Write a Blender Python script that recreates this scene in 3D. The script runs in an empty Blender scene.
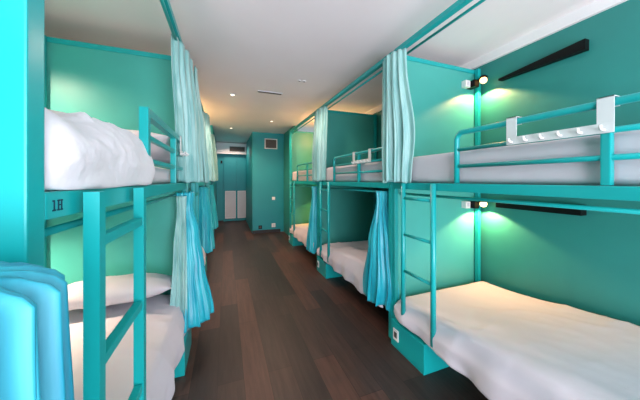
import bpy, bmesh, math, random
from mathutils import Vector, Matrix, noise

random.seed(7)
C = bpy.context.scene.collection
PI = math.pi

# ------------------------------------------------------------------ materials
def new_mat(name):
    m = bpy.data.materials.new(name); m.use_nodes = True
    nt = m.node_tree
    b = nt.nodes['Principled BSDF']
    return m, nt, b

def paint(name, col, rough=0.4, var=0.06, bump=0.0, scale=6.0, metallic=0.0, spec=0.5):
    """painted / plain surface with a faint cloudy variation"""
    m, nt, b = new_mat(name)
    n = nt.nodes.new('ShaderNodeTexNoise'); n.inputs['Scale'].default_value = scale
    n.inputs['Detail'].default_value = 4
    tc = nt.nodes.new('ShaderNodeTexCoord')
    nt.links.new(tc.outputs['Object'], n.inputs['Vector'])
    r = nt.nodes.new('ShaderNodeValToRGB')
    c0 = [max(0, c * (1 - var)) for c in col]; c1 = [min(1, c * (1 + var)) for c in col]
    r.color_ramp.elements[0].color = (*c0, 1); r.color_ramp.elements[1].color = (*c1, 1)
    r.color_ramp.elements[0].position = 0.3; r.color_ramp.elements[1].position = 0.7
    nt.links.new(n.outputs['Fac'], r.inputs['Fac'])
    nt.links.new(r.outputs['Color'], b.inputs['Base Color'])
    b.inputs['Roughness'].default_value = rough
    b.inputs['Metallic'].default_value = metallic
    b.inputs['Specular IOR Level'].default_value = spec
    if bump:
        n2 = nt.nodes.new('ShaderNodeTexNoise'); n2.inputs['Scale'].default_value = scale * 18
        nt.links.new(tc.outputs['Object'], n2.inputs['Vector'])
        bp = nt.nodes.new('ShaderNodeBump'); bp.inputs['Strength'].default_value = bump
        bp.inputs['Distance'].default_value = 0.004
        nt.links.new(n2.outputs['Fac'], bp.inputs['Height'])
        nt.links.new(bp.outputs['Normal'], b.inputs['Normal'])
    return m

def cloth(name, col, rough=0.8, sheen=0.3, var=0.04, weave=0.12, scale=3.0, spec=0.2, trans=0.0):
    m = paint(name, col, rough, var, 0, scale, 0, spec)
    nt = m.node_tree; b = nt.nodes['Principled BSDF']
    b.inputs['Sheen Weight'].default_value = sheen
    tc = [n for n in nt.nodes if n.type == 'TEX_COORD'][0]
    n1 = nt.nodes.new('ShaderNodeTexNoise'); n1.inputs['Scale'].default_value = 34; n1.inputs['Detail'].default_value = 5
    nt.links.new(tc.outputs['Object'], n1.inputs['Vector'])
    bp = nt.nodes.new('ShaderNodeBump'); bp.inputs['Strength'].default_value = weave; bp.inputs['Distance'].default_value = 0.01
    nt.links.new(n1.outputs['Fac'], bp.inputs['Height'])
    nt.links.new(bp.outputs['Normal'], b.inputs['Normal'])
    return m

def satin(name, col, streak, rough=0.38):
    """satin curtain cloth: long vertical streaks in the weave"""
    m, nt, b = new_mat(name)
    tc = nt.nodes.new('ShaderNodeTexCoord')
    mp = nt.nodes.new('ShaderNodeMapping'); mp.inputs['Scale'].default_value = (14, 14, 1.6)
    nt.links.new(tc.outputs['Object'], mp.inputs['Vector'])
    n = nt.nodes.new('ShaderNodeTexNoise'); n.inputs['Scale'].default_value = 1.0; n.inputs['Detail'].default_value = 5
    nt.links.new(mp.outputs['Vector'], n.inputs['Vector'])
    r = nt.nodes.new('ShaderNodeValToRGB')
    r.color_ramp.elements[0].color = (*col, 1); r.color_ramp.elements[1].color = (*streak, 1)
    r.color_ramp.elements[0].position = 0.38; r.color_ramp.elements[1].position = 0.66
    nt.links.new(n.outputs['Fac'], r.inputs['Fac']); nt.links.new(r.outputs['Color'], b.inputs['Base Color'])
    b.inputs['Roughness'].default_value = rough
    b.inputs['Sheen Weight'].default_value = 0.12 if rough < 0.45 else 0.0
    bp = nt.nodes.new('ShaderNodeBump'); bp.inputs['Strength'].default_value = 0.25; bp.inputs['Distance'].default_value = 0.01
    nt.links.new(n.outputs['Fac'], bp.inputs['Height']); nt.links.new(bp.outputs['Normal'], b.inputs['Normal'])
    return m

def glow(name, col, strength):
    m, nt, b = new_mat(name)
    b.inputs['Base Color'].default_value = (1, 0.95, 0.85, 1)
    b.inputs['Emission Color'].default_value = (*col, 1)
    b.inputs['Emission Strength'].default_value = strength
    return m

def floor_mat():
    m, nt, b = new_mat('dark_plank_floor')
    tc = nt.nodes.new('ShaderNodeTexCoord')
    mp = nt.nodes.new('ShaderNodeMapping'); mp.inputs['Rotation'].default_value = (0, 0, PI / 2)
    mp.inputs['Location'].default_value = (0.3, 0.06, 0)
    nt.links.new(tc.outputs['Object'], mp.inputs['Vector'])
    br = nt.nodes.new('ShaderNodeTexBrick')
    br.inputs['Scale'].default_value = 1.0
    br.inputs['Brick Width'].default_value = 1.25; br.inputs['Row Height'].default_value = 0.19
    br.inputs['Mortar Size'].default_value = 0.0018; br.inputs['Mortar Smooth'].default_value = 0.3
    br.inputs['Bias'].default_value = 0.0
    br.offset = 0.37; br.offset_frequency = 2
    br.inputs['Color1'].default_value = (0, 0, 0, 1); br.inputs['Color2'].default_value = (1, 1, 1, 1)
    br.inputs['Mortar'].default_value = (0.5, 0.5, 0.5, 1)
    nt.links.new(mp.outputs['Vector'], br.inputs['Vector'])
    ramp = nt.nodes.new('ShaderNodeValToRGB')
    e = ramp.color_ramp.elements
    e[0].color = (0.028, 0.020, 0.018, 1); e[0].position = 0.0
    e[1].color = (0.095, 0.045, 0.033, 1); e[1].position = 1.0
    k = e.new(0.35); k.color = (0.038, 0.026, 0.022, 1)
    k = e.new(0.7); k.color = (0.055, 0.033, 0.027, 1)
    nt.links.new(br.outputs['Color'], ramp.inputs['Fac'])
    # grain
    mg = nt.nodes.new('ShaderNodeMapping'); mg.inputs['Scale'].default_value = (26, 2.2, 1)
    nt.links.new(tc.outputs['Object'], mg.inputs['Vector'])
    gn = nt.nodes.new('ShaderNodeTexNoise'); gn.inputs['Scale'].default_value = 1.0; gn.inputs['Detail'].default_value = 7
    gn.inputs['Roughness'].default_value = 0.65
    nt.links.new(mg.outputs['Vector'], gn.inputs['Vector'])
    gr = nt.nodes.new('ShaderNodeValToRGB')
    gr.color_ramp.elements[0].color = (0.55, 0.55, 0.55, 1); gr.color_ramp.elements[0].position = 0.32
    gr.color_ramp.elements[1].color = (1.25, 1.2, 1.15, 1); gr.color_ramp.elements[1].position = 0.7
    nt.links.new(gn.outputs['Fac'], gr.inputs['Fac'])
    mx = nt.nodes.new('ShaderNodeMix'); mx.data_type = 'RGBA'; mx.blend_type = 'MULTIPLY'
    mx.inputs[0].default_value = 0.85
    nt.links.new(ramp.outputs['Color'], mx.inputs[6]); nt.links.new(gr.outputs['Color'], mx.inputs[7])
    mm = nt.nodes.new('ShaderNodeMix'); mm.data_type = 'RGBA'
    mm.inputs[7].default_value = (0.012, 0.008, 0.007, 1)
    nt.links.new(br.outputs['Fac'], mm.inputs[0]); nt.links.new(mx.outputs[2], mm.inputs[6])
    nt.links.new(mm.outputs[2], b.inputs['Base Color'])
    b.inputs['Roughness'].default_value = 0.42
    b.inputs['Specular IOR Level'].default_value = 0.35
    bp = nt.nodes.new('ShaderNodeBump'); bp.inputs['Strength'].default_value = 0.15; bp.inputs['Distance'].default_value = 0.003
    nt.links.new(gn.outputs['Fac'], bp.inputs['Height']); nt.links.new(bp.outputs['Normal'], b.inputs['Normal'])
    return m

M = {
    'frame': paint('turquoise_metal_paint', (0.006, 0.38, 0.375), 0.32, 0.03, 0, 3),
    'panel': paint('teal_board_paint', (0.058, 0.39, 0.335), 0.42, 0.06, 0.03, 2),
    'wall': paint('teal_wall_paint', (0.022, 0.225, 0.20), 0.45, 0.05, 0.06, 2),
    'endwall': paint('blue_teal_wall_paint', (0.004, 0.27, 0.31), 0.5, 0.05, 0.05, 2),
    'ceiling': paint('white_ceiling_paint', (0.80, 0.775, 0.78), 0.85, 0.02, 0.05, 2),
    'white': paint('white_gloss_paint', (0.8, 0.8, 0.8), 0.45, 0.02, 0, 5),
    'greywhite': paint('pale_grey_louvre_paint', (0.62, 0.64, 0.66), 0.5, 0.03, 0, 5),
    'plastic': paint('white_plastic', (0.82, 0.82, 0.8), 0.35, 0.01, 0, 5),
    'rack': paint('white_powder_coat', (0.66, 0.72, 0.71), 0.35, 0.02, 0, 8),
    'black': paint('matt_black_metal', (0.0025, 0.0025, 0.0025), 0.55, 0.1, 0, 8, 0.0, 0.2),
    'dark': paint('dark_grille_recess', (0.07, 0.062, 0.055), 0.6, 0.1, 0, 8),
    'base': paint('black_skirting', (0.012, 0.012, 0.013), 0.5, 0.1, 0, 8),
    'ink': paint('navy_stencil_ink', (0.0, 0.035, 0.07), 0.6, 0.05, 0, 8),
    'sheet': cloth('white_cotton', (0.60, 0.575, 0.615), 0.85, 0.2, 0.02, 0.10),
    'duvet': cloth('white_duvet_cotton', (0.72, 0.71, 0.73), 0.85, 0.2, 0.02, 0.3),
    'mint': satin('pale_mint_satin', (0.19, 0.45, 0.43), (0.36, 0.62, 0.58), 0.42),
    'azure': satin('azure_satin', (0.002, 0.35, 0.46), (0.03, 0.54, 0.62), 0.36),
    'velvet': satin('azure_velvet', (0.002, 0.20, 0.30), (0.03, 0.38, 0.48), 0.5),
    'bulb': glow('warm_bulb', (1.0, 0.50, 0.13), 3.2),
    'bulb2': glow('warm_reading_bulb', (1.0, 0.60, 0.22), 3),
    'down': glow('downlight_lens', (1.0, 0.85, 0.65), 3),
    'glass': None,
    'floor': floor_mat(),
}
gm, gnt, gb = new_mat('clear_glass')
gb.inputs['Transmission Weight'].default_value = 1.0; gb.inputs['Roughness'].default_value = 0.0
gb.inputs['IOR'].default_value = 1.02
M['glass'] = gm

# ------------------------------------------------------------------ mesh helpers
def link(o, parent=None, inv=True):
    C.objects.link(o)
    if parent is not None:
        o.parent = parent
        o.matrix_parent_inverse = Matrix.Translation(-root_loc(parent))
    return o

def root_loc(p):
    v = Vector((0, 0, 0))
    while p is not None:
        v = v + p.location
        if p.parent is not None:
            v = v + p.matrix_parent_inverse.translation
        p = p.parent
    return v

def obj(name, bm, mat, parent=None, smooth=False, mods=()):
    me = bpy.data.meshes.new(name)
    bmesh.ops.recalc_face_normals(bm, faces=bm.faces)
    bm.to_mesh(me); bm.free()
    if smooth:
        for p in me.polygons: p.use_smooth = True
    me.materials.append(M[mat] if isinstance(mat, str) else mat)
    o = bpy.data.objects.new(name, me)
    link(o, parent)
    for kind, kw in mods:
        md = o.modifiers.new(kind.lower(), kind)
        for k, v in kw.items(): setattr(md, k, v)
    return o

def tag(o, label, cat, group=None):
    o['label'] = label; o['category'] = cat
    if group: o['group'] = group
    return o

def thing(name, label, cat, loc, group=None):
    o = bpy.data.objects.new(name, None); o.location = loc
    o.empty_display_size = 0.1
    C.objects.link(o)
    return tag(o, label, cat, group)

def struct(o):
    o['kind'] = 'structure'; return o

def box(bm, x0, x1, y0, y1, z0, z1, bev=0.0):
    r = bmesh.ops.create_cube(bm, size=1.0)
    vs = r['verts']
    for v in vs:
        v.co = Vector(((x0 + x1) / 2 + v.co.x * (x1 - x0), (y0 + y1) / 2 + v.co.y * (y1 - y0), (z0 + z1) / 2 + v.co.z * (z1 - z0)))
    if bev > 0:
        es = list({e for v in vs for e in v.link_edges})
        bmesh.ops.bevel(bm, geom=es, offset=bev, segments=2, affect='EDGES', profile=0.7)
    return bm

def B(*a, **k):
    return box(bmesh.new(), *a, **k)

def tube(bm, pts, r, n=12, square=False, cap=True):
    """sweep a round (or square) section along a polyline"""
    pts = [Vector(p) for p in pts]
    if square: n = 4
    rings = []
    prev = None
    for i, p in enumerate(pts):
        if i == 0: t = (pts[1] - p)
        elif i == len(pts) - 1: t = (p - pts[i - 1])
        else: t = ((p - pts[i - 1]).normalized() + (pts[i + 1] - p).normalized())
        t.normalize()
        up = Vector((1, 0, 0)) if abs(t.x) < 0.9 else Vector((0, 0, 1))
        a = t.cross(up).normalized(); b_ = t.cross(a).normalized()
        sc = 1.0
        if 0 < i < len(pts) - 1:
            d = (pts[i + 1] - p).normalized().dot((p - pts[i - 1]).normalized())
            sc = 1.0 / max(0.5, math.sqrt((1 + d) / 2))
        ring = []
        for k in range(n):
            ang = 2 * PI * (k + 0.5) / n if square else 2 * PI * k / n
            rr = r * math.sqrt(2) if square else r
            o = a * (math.cos(ang) * rr) + b_ * (math.sin(ang) * rr)
            # widen the mitre only in the bend plane
            if sc > 1.0:
                bd = ((p - pts[i - 1]).normalized() - (pts[i + 1] - p).normalized())
                if bd.length > 1e-6:
                    bd.normalize(); o = o + bd * (o.dot(bd) * (sc - 1))
            ring.append(bm.verts.new(p + o))
        rings.append(ring)
    for i in range(len(rings) - 1):
        for k in range(n):
            k2 = (k + 1) % n
            bm.faces.new((rings[i][k], rings[i][k2], rings[i + 1][k2], rings[i + 1][k]))
    if cap:
        bm.faces.new(rings[0][::-1]); bm.faces.new(rings[-1])
    return bm

def T(pts, r, n=12, square=False):
    return tube(bmesh.new(), pts, r, n, square)

def lathe(bm, prof, c, n=24):
    """profile of (radius, z) turned round a vertical axis at c"""
    rings = []
    for (r, z) in prof:
        rings.append([bm.verts.new((c[0] + math.cos(2 * PI * k / n) * r, c[1] + math.sin(2 * PI * k / n) * r, c[2] + z)) for k in range(n)])
    for i in range(len(rings) - 1):
        for k in range(n):
            k2 = (k + 1) % n
            bm.faces.new((rings[i][k], rings[i][k2], rings[i + 1][k2], rings[i + 1][k]))
    bm.faces.new(rings[0][::-1]); bm.faces.new(rings[-1])
    return bm

def nz(x, y, z=0.0):
    return noise.noise(Vector((x, y, z)))

def wrinkle(x, y, s=0.0, amp=0.008):
    """creased-cloth height: soft swells + narrow ridges"""
    v = nz(x * 2.2, y * 2.2, s) * 0.8
    a = nz(x * 3.1 + 5, y * 2.3 + 1, s + 3)
    rid = 1 - min(1, abs(a) * 5)
    a2 = nz(x * 5.3 - 2, y * 4.1 + 7, s + 9)
    rid2 = 1 - min(1, abs(a2) * 6)
    msk = max(0, nz(x * 1.3, y * 1.3, s + 20) + 0.35)
    return amp * (v + (rid ** 2 * 0.9 + rid2 ** 2 * 0.6) * msk)

def soft_block(x0, x1, y0, y1, z0, z1, r, n=(14, 36, 6), amp=0.006, seed=0.0, top=None):
    """rounded, slightly rumpled block (mattress in its fitted sheet)"""
    bm = bmesh.new()
    def face(fn, a, b_):
        g = [[bm.verts.new(fn(i / a, j / b_)) for j in range(b_ + 1)] for i in range(a + 1)]
        for i in range(a):
            for j in range(b_):
                bm.faces.new((g[i][j], g[i + 1][j], g[i + 1][j + 1], g[i][j + 1]))
    L = lambda a, b_, t: a + (b_ - a) * t
    nx, ny, nzv = n
    for z in (z0, z1): face(lambda u, v: (L(x0, x1, u), L(y0, y1, v), z), nx, ny)
    for x in (x0, x1): face(lambda u, v: (x, L(y0, y1, u), L(z0, z1, v)), ny, nzv)
    for y in (y0, y1): face(lambda u, v: (L(x0, x1, u), y, L(z0, z1, v)), nx, nzv)
    bmesh.ops.remove_doubles(bm, verts=bm.verts, dist=1e-5)
    for v in bm.verts:
        p = v.co.copy()
        q = Vector((min(max(p.x, x0 + r), x1 - r), min(max(p.y, y0 + r), y1 - r), min(max(p.z, z0 + r), z1 - r)))
        d = p - q
        nrm = d.normalized() if d.length > 1e-9 else Vector((0, 0, 1))
        if d.length > 1e-9: p = q + nrm * r
        w = wrinkle(p.x + p.z, p.y, seed, amp)
        if nrm.z < -0.5: w = 0
        p = p + nrm * w
        if top: p.z += top(p.x, p.y) * max(0, (p.z - z0) / (z1 - z0))
        v.co = p
    return bm

def pillow_bm(cx, cy, cz, lx, ly, h, tilt=0.0, seed=0.0, rot=0.0):
    bm = bmesh.new()
    n = 30
    gs = []
    for s in (1, -1):
        g = []
        for i in range(n + 1):
            row = []
            for j in range(n + 1):
                u = -1 + 2 * i / n; v = -1 + 2 * j / n
                pu = 1 - abs(u) ** 2.6; pv = 1 - abs(v) ** 2.6
                t = (max(0, pu) * max(0, pv)) ** 0.55
                ear = 1 + 0.06 * (abs(u) * abs(v)) ** 3 - 0.05 * (abs(u) ** 2 * (1 - abs(v)) + abs(v) ** 2 * (1 - abs(u)))
                x = u * lx / 2 * ear; y = v * ly / 2 * ear
                z = s * h / 2 * t * (1.0 if s > 0 else 0.8)
                z += s * t * wrinkle(u * 1.3, v * 0.9, seed + s, 0.010)
                row.append(bm.verts.new((x, y, z)))
            g.append(row)
        gs.append(g)
        for i in range(n):
            for j in range(n):
                f = (g[i][j], g[i + 1][j], g[i + 1][j + 1], g[i][j + 1])
                bm.faces.new(f if s > 0 else f[::-1])
    bmesh.ops.remove_doubles(bm, verts=bm.verts, dist=1e-5)
    R = Matrix.Rotation(rot, 4, 'Z') @ Matrix.Rotation(tilt, 4, 'X')
    for v in bm.verts: v.co = R @ v.co + Vector((cx, cy, cz))
    return bm

def lerp(a, b, t): return a + (b - a) * t

def keyf(keys):
    """piecewise-smooth function from (v, value) keys"""
    def f(v):
        if v <= keys[0][0]: return keys[0][1]
        for (a, x), (b_, y) in zip(keys, keys[1:]):
            if v <= b_:
                t = (v - a) / (b_ - a); t = t * t * (3 - 2 * t)
                return x + (y - x) * t
        return keys[-1][1]
    return f

def wrap_curtain(cx, cy, side, z0, z1, rx, ry, th0, th1, npl, amp, dy=None, dx=None, seed=0.0, nu=150, nv=50, hem=0.012):
    """pleated cloth bent round a vertical axis; side=+1 bulges towards -X, -1 towards +X.
    rx, ry, amp, th0, th1, dx, dy are functions of v (0 top, 1 hem)"""
    bm = bmesh.new(); g = []
    for j in range(nv + 1):
        v = j / nv; row = []
        for i in range(nu + 1):
            u = i / nu
            th = lerp(th0(v), th1(v), u)
            ph = 2 * PI * npl * u + 1.3 * nz(u * 3.0, v * 1.1, seed) + seed
            a = amp(v)
            pl = math.sin(ph) * 0.75 + 0.35 * math.sin(2 * ph + 1.0 + 2 * v) + 0.5 * nz(u * 9, v * 2.0, seed + 4)
            rr = 1.0
            ex = rx(v) * rr + a * pl; ey = ry(v) + a * 0.7 * pl
            x = cx + (dx(v) if dx else 0) - side * ex * math.cos(th)
            y = cy + (dy(v) if dy else 0) + ey * math.sin(th) + a * 0.35 * math.cos(ph)
            z = lerp(z1, z0, v) + hem * v * nz(u * 5, 2.0, seed + 7) * 2
            row.append(bm.verts.new((x, y, z)))
        g.append(row)
    for j in range(nv):
        for i in range(nu):
            bm.faces.new((g[j][i], g[j][i + 1], g[j + 1][i + 1], g[j + 1][i]))
    return bm

CLOTHMOD = (('SOLIDIFY', {'thickness': 0.003, 'offset': 0}),)
K = lambda *a: keyf(a)
const = lambda c: (lambda v: c)

# ------------------------------------------------------------------ dimensions
CEIL = 2.93
XR, XRW = 1.50, 2.70          # right bunks: front plane, wall
XLB = -1.405                   # back of the left bunks
XL, XLW = -0.345, -1.62       # left bunks: front plane, wall
YB, YE, YD = -2.3, 7.35, 9.85 # back wall, end block, entrance door wall
RD = [-0.05, 2.00, 4.05, 6.10]   # near faces of the right-hand partitions (5 cm thick)
LD = [0.622, 2.67, 4.72, 6.77]
PT = 0.05
ZT = {1: 2.79, -1: 2.715}

# ------------------------------------------------------------------ room shell
def S(name, mat, *a, **k):
    return struct(obj(name, B(*a, **k), mat))
S('floor', 'floor', XLW - 0.1, XRW + 0.1, YB - 0.1, YD + 0.1, -0.1, 0.0)
S('ceiling', 'ceiling', XLW - 0.1, XRW + 0.1, YB - 0.1, YD + 0.1, CEIL, CEIL + 0.1)
S('wall_right', 'wall', XRW, XRW + 0.1, YB, 6.5, 0, CEIL)
S('wall_left', 'wall', XLW - 0.1, XLW, YB, 7.0, 0, CEIL)
S('wall_entry_right', 'wall', 1.62, 1.72, 6.16, YE, 0, CEIL)
S('wall_entry_left', 'endwall', -0.42, -0.32, 6.83, YD, 0, CEIL)
S('wall_block', 'endwall', 0.71, 1.62, YE, YD, 0, CEIL)
S('wall_far', 'endwall', -0.32, 0.71, YD, YD + 0.1, 0, CEIL)
S('trim_1', 'white', XRW - 0.03, XRW, YB, 6.1, 2.835, CEIL)
S('baseboard_block', 'base', 0.71, 1.52, YE - 0.014, YE, 0, 0.09)
S('baseboard_far', 'base', -0.32, 0.71, YD - 0.014, YD, 0, 0.05)
# bulkhead over the entrance
S('trim_2', 'ceiling', -0.32, 0.71, YD - 0.22, YD, 2.50, 2.90)
# back wall with a wide glazed opening (behind the camera)
wx0, wx1, wz0, wz1 = -1.2, 2.45, 0.1, 2.75
bm = bmesh.new()
box(bm, XLW, wx0, YB - 0.1, YB, 0, CEIL); box(bm, wx1, XRW, YB - 0.1, YB, 0, CEIL)
box(bm, wx0, wx1, YB - 0.1, YB, 0, wz0); box(bm, wx0, wx1, YB - 0.1, YB, wz1, CEIL)
struct(obj('wall_back', bm, 'wall'))
bm = bmesh.new()
for x in (wx0, (wx0 + wx1) / 2 - 0.03, wx1 - 0.06): box(bm, x, x + 0.06, YB - 0.08, YB - 0.02, wz0, wz1, 0.004)
for z in (wz0, wz1 - 0.06): box(bm, wx0, wx1, YB - 0.08, YB - 0.02, z, z + 0.06, 0.004)
struct(obj('window_1', bm, 'white'))

# ------------------------------------------------------------------ entrance door, grilles, switches
d = struct(bpy.data.objects.new('door_1', None)); d.location = (0.19, YD, 0); C.objects.link(d)
obj('door_leaf', B(-0.085, 0.368, YD - 0.045, YD - 0.005, 0.02, 2.46, 0.003), 'endwall', d)
obj('door_leaf', B(0.374, 0.705, YD - 0.045, YD - 0.005, 0.02, 2.46, 0.003), 'endwall', d)
for (a, b_) in ((-0.03, 0.34), (0.405, 0.70)):
    bm = B(a, b_, YD - 0.060, YD - 0.046, 0.12, 1.14)
    lv = obj('louvre_panel', bm, 'greywhite', d)
    bm = bmesh.new()
    for k in range(24):
        z = 0.165 + k * 0.040
        box(bm, a + 0.025, b_ - 0.025, YD - 0.068, YD - 0.058, z, z + 0.026, 0.002)
    obj('slats', bm, 'greywhite', lv)
    bm = bmesh.new()
    box(bm, a, a + 0.022, YD - 0.072, YD - 0.046, 0.12, 1.14); box(bm, b_ - 0.022, b_, YD - 0.072, YD - 0.046, 0.12, 1.14)
    box(bm, a, b_, YD - 0.072, YD - 0.046, 0.12, 0.145); box(bm, a, b_, YD - 0.072, YD - 0.046, 1.115, 1.14)
    obj('louvre_frame', bm, 'white', lv)

def grille(x0, x1, y, z0, z1, label, n=5):
    g = thing('vent_grille', label, 'vent', ((x0 + x1) / 2, y, z0), 'wall air grilles')
    f = 0.026
    obj('grille_backing', B(x0 + f, x1 - f, y - 0.006, y - 0.001, z0 + f, z1 - f), 'dark', g)
    bm = bmesh.new()
    box(bm, x0, x1, y - 0.016, y, z0, z0 + f, 0.003); box(bm, x0, x1, y - 0.016, y, z1 - f, z1, 0.003)
    box(bm, x0, x0 + f, y - 0.016, y, z0 + f, z1 - f); box(bm, x1 - f, x1, y - 0.016, y, z0 + f, z1 - f)
    obj('grille_frame', bm, 'greywhite', g)
    bm = bmesh.new()
    for k in range(n):
        z = lerp(z0 + f, z1 - f, (k + 0.5) / n)
        box(bm, x0 + f, x1 - f, y - 0.012, y - 0.006, z - 0.006, z + 0.002)
    obj('grille_slats', bm, 'dark', g)
grille(0.10, 0.68, YD - 0.22, 2.565, 2.795, 'wide dark air grille in the white bulkhead above the far door')
grille(1.055, 1.425, YE, 2.46, 2.76, 'small white framed air grille high on the projecting teal wall')

def plate(x, y, z, w, h, mat, name, label, cat, ax='y', inner=None):
    p = thing(name, label, cat, (x, y, z - h / 2))
    if ax == 'y':
        obj('plate', B(x - w / 2, x + w / 2, y - 0.012, y, z - h / 2, z + h / 2, 0.003), mat, p)
        obj('insert', B(x - w * .28, x + w * .28, y - 0.017, y - 0.0125, z - h * .28, z + h * .28, 0.002), inner or mat, p)
    return p
plate(1.315, YE, 1.0, 0.09, 0.09, 'plastic', 'light_switch', 'white light switch halfway up the projecting teal wall', 'switch')
plate(1.315, YE, 0.21, 0.11, 0.11, 'plastic', 'wall_socket', 'white wall socket just above the skirting of the teal wall', 'socket', inner='greywhite')
plate(0.93, YE, 0.175, 0.10, 0.10, 'black', 'wall_socket', 'black wall socket low at the left edge of the teal wall', 'socket', inner='dark')
bm = B(-0.185, -0.125, YD - 0.03, YD, 2.16, 2.26, 0.004)
tag(obj('wall_mounted_sensor', bm, 'black'), 'small black box on the wall left of the far door', 'sensor')

# ------------------------------------------------------------------ ceiling fittings
def downlight(x, y, label, r=0.045):
    t = thing('downlight', label, 'ceiling light', (x, y, CEIL), 'recessed corridor spotlights')
    obj('trim_ring', lathe(bmesh.new(), [(r, 0), (r, -0.008), (r * .92, -0.012), (r * .72, -0.012), (r * .70, -0.004)], (x, y, CEIL)), 'greywhite', t, True)
    obj('lens', lathe(bmesh.new(), [(r * .68, -0.004), (r * .66, -0.009), (r * .3, -0.011)], (x, y, CEIL)), 'down', t, True)
downlight(0.10, 4.25, 'small round recessed downlight left of the ceiling slot vent')
downlight(0.13, 7.0, 'small recessed downlight nearest the entrance, seen above the far door')
downlight(1.00, 5.85, 'tiny recessed downlight close to the teal block, far right of the ceiling', 0.035)
t = thing('twin_spotlight', 'pair of tiny white round ceiling spots right of the slot vent', 'ceiling light', (0.99, 3.33, CEIL))
for k in (-0.035, 0.035):
    s = obj('spot_ring', lathe(bmesh.new(), [(0.027, 0), (0.027, -0.008), (0.02, -0.012), (0.018, -0.005)], (0.99 + k, 3.33, CEIL), 18), 'white', t, True)
    obj('spot_lens', lathe(bmesh.new(), [(0.017, -0.005), (0.014, -0.010), (0.006, -0.012)], (0.99 + k, 3.33, CEIL), 18), 'dark', s, True)
t = thing('slot_vent', 'long thin grey slot vent in the middle of the ceiling', 'vent', (0.65, 3.95, CEIL))
obj('vent_frame', B(0.455, 0.845, 3.91, 3.99, CEIL - 0.010, CEIL, 0.003), 'greywhite', t)
bm = bmesh.new()
for y in (3.928, 3.953): box(bm, 0.47, 0.83, y, y + 0.018, CEIL - 0.0125, CEIL - 0.0095)
obj('vent_slot', bm, 'dark', t)

# ------------------------------------------------------------------ partitions between the bunks
def partition(side, y, label):
    xf, xw = (XR, XRW - 0.002) if side > 0 else (XL, XLW + 0.002)
    ZTOP = ZT[side]
    p = thing('bunk_partition', label, 'partition', ((xf + xw) / 2, y + PT / 2, 0), 'partitions between the bunks')
    lo, hi = min(xf, xw), max(xf, xw)
    obj('panel', B(lo + 0.03, hi - 0.001, y + 0.012, y + PT - 0.012, 0.02, ZTOP - 0.03), 'panel', p)
    e = xf + 0.048 * (1 if side > 0 else -1)
    obj('edge_post', B(min(xf, e), max(xf, e), y, y + PT, 0, ZTOP, 0.004), 'frame', p)
    obj('top_rail', B(min(e, xw), max(e, xw), y + 0.003, y + PT - 0.003, ZTOP - 0.045, ZTOP - 0.002, 0.004), 'frame', p)
    return p
partition(1, RD[1], 'teal partition with pleated mint curtain round its edge, nearest on the right')
partition(1, RD[2], 'teal partition at the far end of the second right bunk')
partition(1, RD[3], 'teal partition closing the farthest right bunk, lit yellow green')
partition(-1, LD[0], 'bright turquoise partition edge filling the left side of the picture')
partition(-1, LD[1], 'pale turquoise partition behind the pillows of the near left bunk')
partition(-1, LD[2], 'second partition down the left row, behind its mint curtain')
partition(-1, LD[3], 'last partition on the left, beside the entrance wall')

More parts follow.
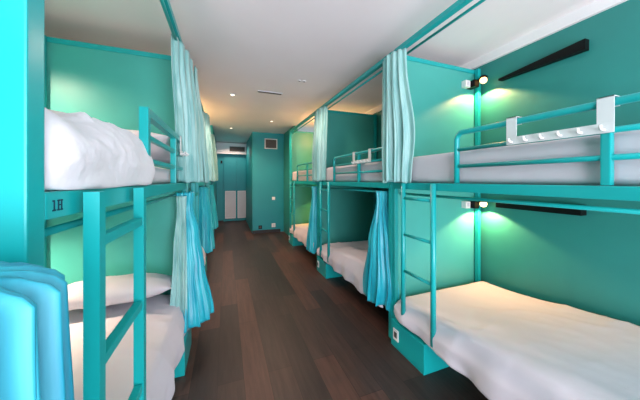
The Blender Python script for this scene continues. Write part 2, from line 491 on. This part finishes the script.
# ------------------------------------------------------------------ bunk beds
def bunk(side, y0, y1, label, lad, guard, near=True):
    """side +1 right, -1 left. y0..y1 the clear bay. lad = (ya, yb) ladder stiles, guard = y list of posts"""
    xf, xw = (XR, XRW - 0.032) if side > 0 else (XL, XLB)
    X = lambda dxf: xf + side * dxf          # distance in from the front plane
    bb = lambda a, b_, *r, **k: B(min(X(a), X(b_)), max(X(a), X(b_)), *r, **k)
    W = abs(xw - xf); ZTOP = ZT[side]
    t = thing('bunk_bed', label, 'bunk bed', ((xf + xw) / 2, (y0 + y1) / 2, 0), 'built-in steel bunks')
    q = 0.04
    e = 0.002
    for nm, (a, b_), (ya, yb) in (('front_post', (0.004, 0.044), (y1 - q - e, y1 - e)), ('back_post', (W - 0.045, W - e), (y1 - q - e, y1 - e)),
                                  ('back_post', (W - 0.045, W - e), (y0 + e, y0 + q + e)), ('front_post', (0.06, 0.10), (y0 + e, y0 + q + e))):
        obj('post', bb(a, b_, ya, yb, 0, ZTOP - 0.002, bev=0.004), 'frame', t)
    # upper bed: front rail, back rail, end rails and the board under the mattress
    zr0 = 1.462
    fr = obj('upper_side_rail', bb(0.0, 0.04, y0 + e, y1 - q - 2 * e, zr0, 1.52, bev=0.004), 'frame', t)
    obj('upper_back_rail', bb(W - 0.05, W - 0.012, y0 + q + 2 * e, y1 - q - 2 * e, zr0, 1.52, bev=0.004), 'frame', t)
    obj('upper_base_board', bb(0.041, W - 0.051, y0 + q + .004, y1 - q - .004, 1.470, 1.512), 'panel', t)
    # lower bed base
    obj('lower_side_rail', bb(0.03, 0.07, y0 + q + 0.01, y1 - q - 2 * e, 0.245, 0.29, bev=0.004), 'frame', t)
    obj('lower_base_board', bb(0.071, W - 0.051, y0 + q + .004, y1 - q - .004, 0.25, 0.29), 'panel', t)
    # storage box at the head end
    sb = obj('storage_box', bb(-0.04, 0.42, y1 - 0.46, y1 - q - 0.004, 0, 0.238, bev=0.003), 'frame', t)
    if side > 0:
        pl = obj('socket_plate', B(xf - 0.048, xf - 0.0405, y1 - 0.155, y1 - 0.085, 0.075, 0.175, 0.002), 'plastic', sb)
        obj('socket_insert', B(xf - 0.050, xf - 0.0485, y1 - 0.14, y1 - 0.10, 0.10, 0.15), 'dark', sb)
    # top beam and curtain rods
    obj('top_beam', bb(0.0, 0.045, y0 + e, y1 - q - 2 * e, ZTOP - 0.045, ZTOP, bev=0.003), 'frame', t)
    for z, dx_ in ((2.715 if side > 0 else 2.640, 0.065 if side > 0 else 0.022), (1.415, 0.075)):
        bm = T([(X(dx_), y0 + e + (q if z < 2 else q), z), (X(dx_), y1 - e - q, z)], 0.011, 10)
        for y in (y0 + q + 0.012, y1 - q - 0.012):
            tube(bm, [(X(dx_), y - 0.008, z), (X(dx_), y + 0.008, z)], 0.02, 12)
        obj('curtain_rod', bm, 'frame', t, True)
    # ladder
    ya, yb = lad
    xl = -0.030
    bm = T([(X(xl), ya, 0.285), (X(xl), ya, 1.515)], 0.021 if side > 0 else 0.0165, 12, side < 0)
    bm2 = T([(X(xl), yb, 0.285), (X(xl), yb, 1.515)], 0.021 if side > 0 else 0.0165, 12, side < 0)
    ld = obj('ladder_post', bm, 'frame', t, side > 0); ld2 = obj('ladder_post', bm2, 'frame', t, side > 0)
    for z in (1.385, 1.065, 0.745):
        if side > 0:
            obj('rung', T([(X(xl), ya + 0.02, z), (X(xl), yb - 0.02, z)], 0.013, 10), 'frame', ld, True)
        else:
            obj('rung', bb(xl - 0.014, xl + 0.014, ya + 0.021, yb - 0.021, z - 0.014, z + 0.014, bev=0.003), 'frame', ld)
    # guard rail: hoop + posts + two crossbars
    g0, g1 = guard[0], guard[-1]
    xg = 0.018; zt = 1.872; rr = 0.018
    if side > 0:
        pts = [(X(xg), g0, 1.521)]
        R = 0.05; sgn = 1 if g1 > g0 else -1
        for k in range(7):
            a = PI / 2 * k / 6
            pts.append((X(xg), g0 + sgn * R * (1 - math.cos(a)), zt - R + R * math.sin(a)))
        for k in range(7):
            a = PI / 2 * k / 6
            pts.append((X(xg), g1 - sgn * R * (1 - math.sin(a)), zt - R + R * math.cos(a)))
        pts.append((X(xg), g1, 1.521))
        gr = obj('guard_rail', T(pts, rr, 12), 'frame', t, True)
        for z in (1.755, 1.640):
            obj('crossbar', T([(X(xg), g0 + sgn * 0.015, z), (X(xg), g1 - sgn * 0.015, z)], 0.013, 10), 'frame', gr, True)
        for y in guard[1:-1]:
            obj('guard_post', bb(xg - 0.017, xg + 0.017, y - 0.016, y + 0.016, 1.521, zt - 0.012, bev=0.006), 'frame', gr)
    else:
        pts = [(X(xg), g0, 1.521), (X(xg), g0, zt), (X(xg), g1, zt), (X(xg), g1, 1.521)]
        gr = obj('guard_rail', T(pts, 0.019, 4, True), 'frame', t)
        for z in (1.755, 1.640):
            obj('crossbar', bb(xg - 0.012, xg + 0.012, g0 + 0.02, g1 - 0.02, z - 0.012, z + 0.012, bev=0.003), 'frame', gr)
        for y in guard[1:-1]:
            obj('guard_post', bb(xg - 0.018, xg + 0.018, y - 0.018, y + 0.018, 1.521, zt - 0.02, bev=0.004), 'frame', gr)
    return t, fr

R_LABEL = ['turquoise steel bunk nearest on the right, reading lamps lit',
           'second turquoise bunk on the right, white rack on its guard rail, lower lamp off',
           'farthest bunk on the right, its lower bay glowing yellow']
for k in range(3):
    y0, y1 = RD[k] + PT, RD[k + 1]
    off = 0.0 if k == 0 else 0.06
    bunk(1, y0, y1, R_LABEL[k], (y1 - 0.545, y1 - 0.205), [y1 - 0.71 + off, y1 - 1.446 + off, y0 + 0.06])
L_LABEL = ['bright turquoise bunk nearest on the left, ladder close to the camera',
           'second bunk down the left row, mostly behind mint and azure curtains',
           'farthest bunk on the left, behind curtains beside the entrance']
lfr = None
for k in range(3):
    y0, y1 = LD[k] + PT, LD[k + 1]
    t, fr = bunk(-1, y0, y1, L_LABEL[k], (y0 + 0.128, y0 + 0.486), [y0 + 0.735, y0 + 1.43, y1 - 0.06])
    if k == 0: lfr = fr
    # near-left rail carries a stencilled bed mark
# stencil "1H" with slab serifs on the near left rail
bm = bmesh.new()
xs0, xs1 = XL - 0.001, XL + 0.0008
def ink(ya, yb, za, zb): box(bm, xs0, xs1, ya, yb, za, zb)
yo, zo, hh = 0.694, 1.478, 0.024
ink(yo + 0.004, yo + 0.008, zo, zo + hh); ink(yo, yo + 0.012, zo, zo + 0.0035); ink(yo + 0.0005, yo + 0.005, zo + hh - 0.004, zo + hh)
y2 = yo + 0.0165
ink(y2 + 0.002, y2 + 0.006, zo, zo + hh); ink(y2 + 0.013, y2 + 0.017, zo, zo + hh); ink(y2 + 0.004, y2 + 0.015, zo + hh * .46, zo + hh * .58)
for a in (0.0, 0.011): 
    for z in (zo, zo + hh - 0.0035): ink(y2 + a, y2 + a + 0.0085, z, z + 0.0035)
o = obj('stencil_mark', bm, 'ink', lfr); o['label'] = 'dark stencilled 1H bed mark'

# rod and curtain of the bay beside the camera (its bed is out of the picture)
rod = tag(obj('curtain_rod', T([(XL - 0.075, LD[0] - 0.002, 1.415), (XL - 0.075, YB + 0.002, 1.415)], 0.011, 10), 'frame', None, True),
          'turquoise rod behind the azure bundle at the left edge of the picture', 'curtain rod')

# ------------------------------------------------------------------ bedding
def drape(side, y0, y1, ztop, xin, hem, seed, xfront=0.045, hemy=None):
    """white sheet over a lower mattress, hanging down the corridor side; xin = depth reached at the wall side"""
    xf = XR if side > 0 else XL
    bm = bmesh.new(); ny, nt_, nd = 90, 34, 16
    g = []
    for j in range(ny + 1):
        v = j / ny; y = lerp(y0, y1, v)
        # rounded ends in plan
        e = min(1.0, (y - y0) / 0.09, (y1 - y) / 0.09); e = max(0, e); ce = math.sqrt(max(0, 1 - (1 - e) ** 2))
        row = []
        hz = hem(y) + 0.018 * nz(y * 4.0, 1.0, seed) + 0.012 * nz(y * 11, 3.0, seed)
        for i in range(nt_ + 1):
            u = i / nt_
            d = lerp(xin, 0.02, u)
            z = ztop(d, y)
            c = min(1.0, d / 0.10)
            z -= 0.035 * (1 - c) ** 2 + 0.05 * (1 - ce)
            z += wrinkle(d, y, seed, 0.015)
            row.append(bm.verts.new((xf + side * d, y, z)))
        zs = row[-1].co.z
        for i in range(1, nd + 1):
            s = i / nd
            out = -xfront * math.sin(min(1, s * 1.6) * PI / 2) + 0.03 * (1 - ce)
            fold = 0.016 * s * math.sin(y * 17 + 2.5 * nz(y * 2, 0, seed)) + 0.012 * s * nz(y * 9, s * 2, seed + 2)
            d = 0.02 + (out - 0.02 * min(1, s * 2)) + fold
            z = lerp(zs, hz, s)
            row.append(bm.verts.new((xf + side * d, y + 0.01 * nz(y * 6, s * 3, seed + 5), z)))
        g.append(row)
    for j in range(ny):
        for i in range(len(g[0]) - 1):
            bm.faces.new((g[j][i], g[j][i + 1], g[j + 1][i + 1], g[j + 1][i]))
    return bm

def sstep(a, b, x):
    t = max(0, min(1, (x - a) / (b - a))); return t * t * (3 - 2 * t)

SHEETMOD = (('SOLIDIFY', {'thickness': 0.006, 'offset': -1}),)
# right lower beds
for k, lab in enumerate(('rumpled white sheet on the near right lower bed, peach lit by the lamp',
                         'white sheet on the second right lower bed, hanging beside the azure curtain',
                         'white sheet on the farthest right lower bed in yellow light')):
    y0, y1 = RD[k] + PT, RD[k + 1]
    W = XRW - 0.032 - XR
    def zt(d, y, y1=y1):
        rise = 0.115 * sstep(y1 - 0.15, y1 - 1.35, y)
        return 0.445 + rise
    ms = bmesh.new(); ms.free()
    tag(obj('mattress', soft_block(XR + 0.075, XRW - 0.10, y0 + 0.06, y1 - 0.06, 0.292, 0.425, 0.03, (8, 20, 3), 0.0, k,
            top=lambda x, y, y1=y1: 0.115 * sstep(y1 - 0.15, y1 - 1.35, y) - 0.008), 'sheet', None, True),
        ('mattress under the sheet of the near right lower bed', 'mattress under the sheet of the second right lower bed', 'mattress under the sheet of the farthest right lower bed')[k], 'mattress', 'lower mattresses on the right')
    tag(obj('bed_sheet', drape(1, y0 + 0.05, y1 - 0.05, zt, W - 0.055, lambda y, y1=y1: 0.275 - 0.02 * sstep(y1 - .3, y1 - .8, y) + 0.05 * sstep(y1 - 0.14, y1 - 0.04, y), 11.0 + k), 'sheet', None, True, SHEETMOD),
        lab, 'bed sheet', 'white sheets on the right lower beds')
# left lower beds
for k, lab in enumerate(('white sheet on the near left lower bed below the upright pillow',
                         'white sheet on the second left lower bed behind the azure curtain',
                         'white sheet on the farthest left lower bed')):
    y0, y1 = LD[k] + PT, LD[k + 1]
    W = abs(XLB - XL)
    zt = lambda d, y: 0.505 + 0.05 * sstep(0.05, 0.35, d)
    tag(obj('mattress', soft_block(XLB + 0.055, XL - 0.075, y0 + 0.06, y1 - 0.06, 0.292, 0.485, 0.04, (8, 20, 3), 0.0, k), 'sheet', None, True),
        ('mattress under the sheet of the near left lower bed', 'mattress under the sheet of the second left lower bed', 'mattress under the sheet of the farthest left lower bed')[k], 'mattress', 'lower mattresses on the left')
    tag(obj('bed_sheet', drape(-1, y0 + 0.05, y1 - 0.05, zt, W - 0.055, lambda y: 0.23, 31.0 + k, 0.03), 'sheet', None, True, SHEETMOD),
        lab, 'bed sheet', 'white sheets on the left lower beds')
# upper mattresses
for k, lab in enumerate(('white upper mattress behind the guard rail of the near right bunk',
                         'white upper mattress of the second right bunk, behind the far hook rack',
                         'white upper mattress of the farthest right bunk')):
    y0, y1 = RD[k] + PT, RD[k + 1]
    tag(obj('mattress', soft_block(XR + 0.048, XRW - 0.09, y0 + 0.05, y1 - 0.05, 1.515, 1.755, 0.045, (18, 70, 12), 0.008, 50 + k), 'sheet', None, True),
        lab, 'mattress', 'upper mattresses on the right')
for k, lab in enumerate(('white upper mattress of the near left bunk, under the heaped duvet',
                         'white upper mattress of the second left bunk, behind mint curtains',
                         'white upper mattress of the farthest left bunk')):
    y0, y1 = LD[k] + PT, LD[k + 1]
    tag(obj('mattress', soft_block(XLB + 0.052, XL - 0.048, y0 + 0.05, y1 - 0.05, 1.515, 1.635, 0.045, (18, 60, 10), 0.008, 60 + k), 'sheet', None, True),
        lab, 'mattress', 'upper mattresses on the left')
# heaped duvet on the near left upper bed: bulges over the edge where there is no guard rail
def duvet_bm():
    bm = bmesh.new(); nu, nv = 60, 60; g = []
    x_in, y0, y1 = -1.30, 0.70, 1.50
    for i in range(nu + 1):
        u = i / nu; row = []
        for j in range(nv + 1):
            v = j / nv
            y = lerp(y0, y1, v) + 0.03 * nz(u * 3, v * 2, 5)
            ev = max(0, min(1, v / 0.10, (1 - v) / 0.22)); ev = math.sqrt(1 - (1 - ev) ** 2)
            # cross profile: from wall over the top, rounding down past the mattress edge
            if u < 0.72:
                s = u / 0.72
                x = lerp(x_in, -0.42, s)
                h = 0.04 + (0.06 + 0.06 * sstep(0.15, 0.75, v)) * ev * (0.45 + 0.55 * sstep(0, 0.45, s)) * (1 - 0.25 * sstep(.75, 1, s))
                z = 1.637 + h * (0.25 + 0.75 * ev) + wrinkle(x * 1.8, y * 1.8, 77, 0.034)
            else:
                s = (u - 0.72) / 0.28
                a = s * PI * 0.62
                ztop = 1.637 + (0.04 + (0.06 + 0.06 * sstep(0.15, 0.75, v)) * ev * 0.75) * (0.25 + 0.75 * ev)
                rz = (ztop - 1.520)
                bulge = 0.094 * (0.5 + 0.5 * ev)
                x = -0.42 + bulge * math.sin(min(a, PI / 2)) * 1.0 - (0.02 * (a - PI / 2) if a > PI / 2 else 0)
                z = ztop - rz * (s ** 1.5)
                x += 0.014 * nz(y * 5, s * 3, 9); z += wrinkle(y * 2.2, s * 1.3, 78, 0.022) * (1 - s); x += wrinkle(y * 2, s * 1.6 + 4, 79, 0.010)
            row.append(bm.verts.new((x, y, z)))
        g.append(row)
    for i in range(nu):
        for j in range(nv):
            bm.faces.new((g[i][j], g[i + 1][j], g[i + 1][j + 1], g[i][j + 1]))
    return bm
tag(obj('duvet', duvet_bm(), 'duvet', None, True, (('SOLIDIFY', {'thickness': 0.02, 'offset': -1}), ('SUBSURF', {'levels': 1, 'render_levels': 1}))),
    'white duvet heaped on the near left upper bed, bulging over its edge', 'duvet')
# pillows
tag(obj('pillow', pillow_bm(-0.83, 2.40, 0.672, 0.84, 0.46, 0.22, -0.2, 1.0), 'sheet', None, True), 'plump white pillow on the near left lower bed', 'pillow', 'white pillows')
tag(obj('pillow', pillow_bm(-0.80, 2.36, 1.79, 0.78, 0.46, 0.22, -0.35, 4.0), 'sheet', None, True), 'white pillow at the head of the near left upper bed', 'pillow', 'white pillows')

# ------------------------------------------------------------------ hook racks hung over the guard rails
def hook_rack(side, ya, yb, label, n=6):
    xf = (XR if side > 0 else XL) + side * 0.018     # rail axis
    X = lambda d: xf + side * d
    bb = lambda bm, a, b_, *r, **k: box(bm, min(X(a), X(b_)), max(X(a), X(b_)), *r, **k)
    t = thing('hook_rack', label, 'hook rack', (xf, (ya + yb) / 2, 1.74), 'over-rail hook racks')
    bm = bmesh.new(); bb(bm, -0.0245, -0.0205, ya, yb, 1.743, 1.785, bev=0.0015); obj('bar', bm, 'rack', t)
    for y in (ya, yb - 0.052):
        bm = bmesh.new()
        bb(bm, -0.0245, -0.0205, y, y + 0.052, 1.785, 1.8965)
        bb(bm, -0.0245, 0.0245, y, y + 0.052, 1.8925, 1.8965)
        bb(bm, 0.0205, 0.0245, y, y + 0.052, 1.855, 1.8925)
        obj('hanger_arm', bm, 'rack', t)
    for k in range(n):
        y = lerp(ya + 0.03, yb - 0.03, k / (n - 1))
        bm = bmesh.new()
        tube(bm, [(X(-0.0245), y, 1.757), (X(-0.044), y, 1.757), (X(-0.052), y, 1.764), (X(-0.054), y, 1.775)], 0.0065, 8)
        obj('hook', bm, 'plastic', t, True)
hook_rack(1, 0.525, 0.945, 'white six hook rack hanging over the nearest right guard rail')
hook_rack(1, 2.36, 2.78, 'white hook rack over the guard rail of the second right bunk')
hook_rack(-1, 2.24, 2.56, 'small white hook rack over the left guard rail beside the mint curtain', 4)

# ------------------------------------------------------------------ wall shelves (black ledges)
def ledge(y0, y1, z0, z1, label, flip=False):
    t = thing('wall_shelf', label, 'shelf', (XRW, (y0 + y1) / 2, z0), 'narrow black wall ledges')
    depth = 0.085 if flip else 0.06
    if not flip:   # seen from below: board plus a fascia that tapers towards the lamp
        obj('shelf_board', B(XRW - depth, XRW - 0.001, y0, y1, z0, z0 + 0.012), 'black', t)
        bm = bmesh.new()
        vs = [bm.verts.new((x, y, z)) for x in (XRW - depth, XRW - depth + 0.01) for (y, z) in ((y0, z0 + .012), (y1, z0 + .012), (y1, z0 + 0.02), (y0, z1))]
        for f in ((0, 1, 2, 3), (7, 6, 5, 4), (0, 4, 5, 1), (1, 5, 6, 2), (2, 6, 7, 3), (3, 7, 4, 0)): bm.faces.new([vs[i] for i in f])
        obj('shelf_lip', bm, 'black', t)
        obj('end_cap', B(XRW - depth + .01, XRW - 0.001, y0, y0 + 0.01, z0 + 0.012, z1), 'black', t)
    else:
        obj('shelf_board', B(XRW - depth, XRW - 0.001, y0, y1, z0, z0 + 0.012), 'black', t)
        obj('shelf_lip', B(XRW - depth, XRW - depth + 0.01, y0, y1, z0 + 0.012, z0 + 0.072), 'black', t)
        obj('end_cap', B(XRW - depth + .01, XRW - 0.001, y0, y0 + 0.01, z0 + 0.012, z1), 'black', t)
ledge(1.085, 1.75, 2.575, 2.66, 'long black wall ledge above the upper right bed, left end by the lit lamp')
ledge(1.10, 1.76, 1.262, 1.345, 'black wall ledge inside the lower right bay, under the platform', True)

# ------------------------------------------------------------------ reading lamps in the head corners
def lamp(side, y1, z, label, lit, bulbmat, slabel, strength, col=(1.0, 0.48, 0.20), up=0, onwall=False):
    xw = (XRW - 0.032) if side > 0 else XLW
    X = lambda d: xw - side * d
    t = thing('reading_lamp', label, 'lamp', (X(0.09), y1, z), 'corner reading lamps')
    yp = y1 + 0.012        # face of the partition panel
    a, b_ = sorted((X(0.001 if onwall else 0.085), X(0.155)))
    obj('bracket', B(a, b_, yp - 0.10, yp, z - 0.04, z + 0.035, 0.004), 'black', t)
    c = (X(0.088), y1 - 0.135, z + 0.02)
    obj('arm', T([(X(0.12), y1 - 0.06, z + 0.02), (c[0], c[1], z + 0.045)], 0.009, 8), 'black', t, True)
    obj('shade', lathe(bmesh.new(), [(0.004, 0.050), (0.022, 0.046), (0.036, 0.034), (0.042, 0.018), (0.042, 0.014), (0.038, 0.014), (0.034, 0.030), (0.018, 0.041), (0.004, 0.045)], c, 24), 'black', t, True)
    bl = bmesh.new(); bmesh.ops.create_icosphere(bl, subdivisions=3, radius=0.034)
    for v in bl.verts: v.co += Vector((c[0], c[1], c[2] - 0.006))
    obj('bulb', bl, bulbmat, t, True)
    # white socket cube beside it
    s = thing('power_socket', slabel, 'socket', (X(0.2), y1, z - 0.03), 'white sockets beside the reading lamps')
    a, b_ = sorted((X(0.162), X(0.232)))
    obj('socket_body', B(a, b_, yp - 0.055, yp, z - 0.04, z + 0.035, 0.005), 'plastic', s)
    obj('socket_face', B(a + 0.02, b_ - 0.02, yp - 0.058, yp - 0.0555, z - 0.02, z + 0.018), 'greywhite', s)
    if lit:
        L = bpy.data.lights.new('reading_spot', 'SPOT'); L.energy = strength; L.color = col
        L.spot_size = math.radians(172 if onwall else 136); L.spot_blend = 1.0 if onwall else 0.25; L.shadow_soft_size = 0.012
        lo = bpy.data.objects.new('reading_spot', L); lo.location = (c[0], c[1], c[2] - 0.046)
        C.objects.link(lo)
    if up:  # added bare point light, set away from the lamp to warm the ceiling
        L = bpy.data.lights.new('warm_ceiling_fill', 'POINT'); L.energy = up; L.color = (1.0, 0.44, 0.17); L.shadow_soft_size = 0.05
        lo = bpy.data.objects.new('warm_ceiling_fill', L); lo.location = (X(0.45), y1 - 0.9, z + 0.05)
        C.objects.link(lo)
    return t
lamp(1, RD[1], 2.60, 'lit reading lamp glowing at the head of the near upper right bed', True, 'bulb',
     'white socket cube left of the lit upper right lamp', 27)
lamp(1, RD[1], 1.275, 'dark domed reading lamp under the near right platform, lighting the lower bay', True, 'bulb2',
     'white socket cube left of the lamp in the near lower right bay', 32)
lamp(1, RD[3], 1.275, 'reading lamp lighting the farthest lower right bay yellow', True, 'bulb2',
     'white socket cube in the farthest lower right bay', 45, (1.0, 0.50, 0.10))
lamp(1, RD[3], 2.60, 'reading lamp at the head of the farthest upper right bed', True, 'bulb2',
     'white socket cube at the farthest upper right bed', 10, (1.0, 0.50, 0.12), 22)
lamp(-1, 2.25, 1.275, 'reading lamp on the wall of the near left lower bay', True, 'bulb2',
     'white socket cube in the near left lower bay', 80, (1.0, 0.72, 0.54), onwall=True)
lamp(-1, 2.20, 2.60, 'reading lamp on the wall above the near left upper bed', True, 'bulb2',
     'white socket cube at the head of the near left upper bed', 90, (1.0, 0.68, 0.52), onwall=True)
lamp(-1, LD[3] - 0.5, 2.60, 'unseen wall lamp added above the farthest left upper bed to warm the ceiling', True, 'bulb2',
     'white socket cube above the farthest left upper bed', 5, onwall=True, up=60)  # unseen lamp, added to light the far left ceiling

# ------------------------------------------------------------------ curtains
def curtain(label, bm, mat, group, lining=None):
    o = tag(obj('curtain', bm, mat, None, True, CLOTHMOD), label, 'curtain', group)
    return o
GU, GL = 'gathered mint curtains of the upper bunks', 'tied back azure curtains of the lower bunks'
deg = math.radians
# upper curtains wrap round the front edge of each partition
def upper(side, y, label, ryt, ryb, rxt, rxb, seed, dyk, npl=6, th=(-76, 76), rym=None, offx=0.055):
    xf = XR if side > 0 else XL
    ztop = ZT[side] - 0.05
    rym = rym or (ryt + ryb) / 2
    bm = wrap_curtain(xf + side * offx, y + PT / 2, side, 1.525, ztop,
                      K((0, rxt), (0.6, (rxt + rxb) / 2 + .018), (1, rxb)), K((0, ryt), (0.15, ryt), (0.65, rym), (1, ryb)),
                      const(deg(th[0])), const(deg(th[1])), npl, K((0, 0.013), (0.2, 0.02), (0.7, 0.03), (1, 0.026)), dy=dyk, seed=seed)
    return curtain(label, bm, 'mint', GU)
upper(1, RD[1], 'pleated mint curtain gathered beside the lit upper right bunk', 0.165, 0.19, 0.105, 0.125, 1.0, K((0, -0.04), (0.65, -0.10), (1, -0.085)), 6, rym=0.225)
upper(1, RD[2], 'mint curtain at the near end of the farthest upper right bunk', 0.25, 0.25, 0.10, 0.12, 2.0, K((0, -0.10), (1, -0.05)), 3.3, (6, 80))
upper(1, RD[2], 'mint curtain gathered at the far end of the second upper right bunk', 0.27, 0.24, 0.11, 0.125, 2.6, K((0, -0.10), (1, -0.05)), 3, (-80, 2))
upper(-1, LD[1], 'pale mint curtain at the far end of the near left upper bed, swung inward', 0.46, 0.30, 0.10, 0.17, 3.0, K((0, -0.05), (1, 0.04)), 4, (-86, 0))
upper(-1, LD[1], 'pale mint curtain at the near end of the second left upper bed', 0.40, 0.40, 0.125, 0.225, 3.7, K((0, -0.04), (1, 0.06)), 4, (7, 86))
upper(-1, LD[2], 'mint curtain on the left row, second partition from the camera', 0.30, 0.34, 0.12, 0.19, 4.0, const(0.0))
upper(-1, LD[3], 'mint curtain on the left row nearest the entrance door', 0.30, 0.36, 0.12, 0.19, 5.0, const(0.0))
# lower curtains
def lower(side, y, label, seed, ry, rx, dyk, dxk, z0, npl=6, mat='azure', z1=1.43, th=(-100, 100), amp=None, offx=0.05):
    xf = XR if side > 0 else XL
    bm = wrap_curtain(xf + side * offx, y, side, z0, z1, rx, ry, const(deg(th[0])), const(deg(th[1])), npl,
                      amp or K((0, 0.010), (0.25, 0.016), (1, 0.03)), dy=dyk, dx=dxk, seed=seed, hem=0.03)
    return curtain(label, bm, mat, GL)
lower(1, RD[1] + PT + 0.14, 'azure satin curtain tied at the near end of the second right lower bed', 7.0,
      K((0, 0.06), (0.10, 0.055), (0.5, 0.19), (0.85, 0.27), (1, 0.24)), K((0, 0.085), (0.10, 0.075), (0.5, 0.11), (1, 0.13)),
      K((0, 0.0), (0.5, 0.04), (1, 0.06)), None, 0.27, 6)
lower(1, RD[2] + PT + 0.16, 'narrow azure curtain tied at the near end of the farthest right lower bed', 8.0,
      K((0, 0.09), (0.12, 0.09), (0.5, 0.16), (1, 0.20)), K((0, 0.085), (0.12, 0.075), (0.5, 0.11), (1, 0.13)),
      K((0, 0.0), (1, 0.06)), None, 0.25, 5)
c = lower(-1, LD[1] + PT / 2, 'crumpled azure satin curtain spilling into the corridor beside the near left bed', 9.0,
      K((0, 0.15), (0.12, 0.12), (0.35, 0.20), (0.6, 0.23), (1, 0.29)), K((0, 0.10), (0.12, 0.085), (0.35, 0.14), (0.6, 0.18), (1, 0.26)),
      K((0, -0.02), (0.5, 0.0), (1, -0.06)), None, 0.27, 8)
bm = wrap_curtain(XL - 0.05, LD[1] + PT / 2, -1, 0.42, 1.40, K((0, 0.105), (0.12, 0.10), (0.5, 0.185), (1, 0.262)), K((0, 0.17), (0.12, 0.145), (0.45, 0.245), (1, 0.285)),
                  const(deg(-98)), K((0, deg(-52)), (0.5, deg(-66)), (1, deg(-70))), 2.4, K((0, 0.008), (1, 0.014)), dy=K((0, -0.03), (0.5, -0.02), (1, -0.07)), seed=9.6, nu=60, hem=0.05)
lin = obj('lining', bm, 'mint', c, True, CLOTHMOD); lin['label'] = 'pale mint lining turned outward'
lower(-1, LD[2] + PT / 2, 'azure curtain on the left row behind the crumpled one', 10.0,
      K((0, 0.22), (0.12, 0.20), (0.6, 0.30), (1, 0.34)), K((0, 0.10), (0.12, 0.10), (0.5, 0.15), (1, 0.19)), const(0.0), None, 0.35, 8)
lower(-1, LD[3] + PT / 2, 'azure curtain on the left row nearest the entrance door', 11.0,
      K((0, 0.22), (0.12, 0.20), (0.6, 0.30), (1, 0.36)), K((0, 0.10), (0.12, 0.10), (0.5, 0.15), (1, 0.19)), const(0.0), None, 0.35, 8)
# the near-left bundle, its top rolled over
bm = wrap_curtain(XL - 0.05, 0.44, -1, 0.30, 1.425, K((0, 0.07), (0.008, 0.13), (0.03, 0.165), (0.3, 0.17), (1, 0.18)),
                  K((0, 0.07), (0.008, 0.12), (0.03, 0.14), (0.3, 0.14), (1, 0.14)), const(deg(-115)), const(deg(100)), 13,
                  K((0, 0.006), (0.03, 0.017), (0.3, 0.02), (1, 0.022)), seed=12.9, nv=90, nu=260, hem=0.02)
curtain('bright azure velvety curtain bundle at the lower left edge, closest to the camera', bm, 'velvet', GL)

# ------------------------------------------------------------------ light
def area(name, loc, rot, sx, sy, energy, col):
    L = bpy.data.lights.new(name, 'AREA'); L.shape = 'RECTANGLE'; L.size = sx; L.size_y = sy
    L.energy = energy; L.color = col
    o = bpy.data.objects.new(name, L); o.location = loc; o.rotation_euler = rot
    C.objects.link(o); return o
# daylight through the glazed back wall
area('daylight', ((wx0 + wx1) / 2, YB - 0.15, (wz0 + wz1) / 2), (PI / 2, 0, 0), wx1 - wx0, wz1 - wz0, 108, (0.86, 0.865, 1.0))
# added fill outside the glazing, aimed upward to brighten the ceiling
area('ceiling_fill', ((wx0 + wx1) / 2, YB - 0.55, 0.35), (PI * 0.72, 0, 0), wx1 - wx0, 1.2, 150, (0.98, 0.82, 0.90))
# recessed corridor downlights; the last beam is added entry light without a fitting
def dl(x, y, e, col=(1.0, 0.68, 0.56), ang=130):
    L = bpy.data.lights.new('downlight_and_fill', 'SPOT'); L.energy = e; L.color = col
    L.spot_size = math.radians(ang); L.spot_blend = 0.6; L.shadow_soft_size = 0.04
    o = bpy.data.objects.new('downlight_and_fill', L); o.location = (x, y, CEIL - 0.03); C.objects.link(o)
dl(0.10, 4.25, 40, ang=115); dl(0.99, 3.33, 40, ang=160); dl(0.13, 7.0, 60, (1.0, 0.60, 0.42), ang=125); dl(1.0, 5.85, 55, (1.0, 0.60, 0.42), ang=150); dl(0.2, 9.0, 40, ang=150)

w = bpy.data.worlds.new('daylight_sky'); bpy.context.scene.world = w; w.use_nodes = True
bg = w.node_tree.nodes['Background']; bg.inputs['Color'].default_value = (0.75, 0.88, 1.0, 1); bg.inputs['Strength'].default_value = 1.0

# ------------------------------------------------------------------ camera
f_px = 248.0
cam = bpy.data.cameras.new('camera'); co = bpy.data.objects.new('camera', cam); C.objects.link(co)
cam.sensor_width = 36.0; cam.lens = f_px / 640 * 36.0
cam.shift_y = -20 / 640
cam.clip_start = 0.03
th = math.atan(94 / f_px)
co.location = (0, 0, 1.545)
co.rotation_euler = (PI / 2, 0, -th)
sc = bpy.context.scene
sc.camera = co
sc.view_settings.view_transform = 'Standard'
sc.view_settings.look = 'None'
sc.view_settings.gamma = 1.0
sc.view_settings.use_curve_mapping = False
sc.view_settings.exposure = 0.72
sc.cycles.max_bounces = 10
sc.cycles.diffuse_bounces = 6
sc.cycles.sample_clamp_indirect = 4.0
sc.cycles.use_denoising = True
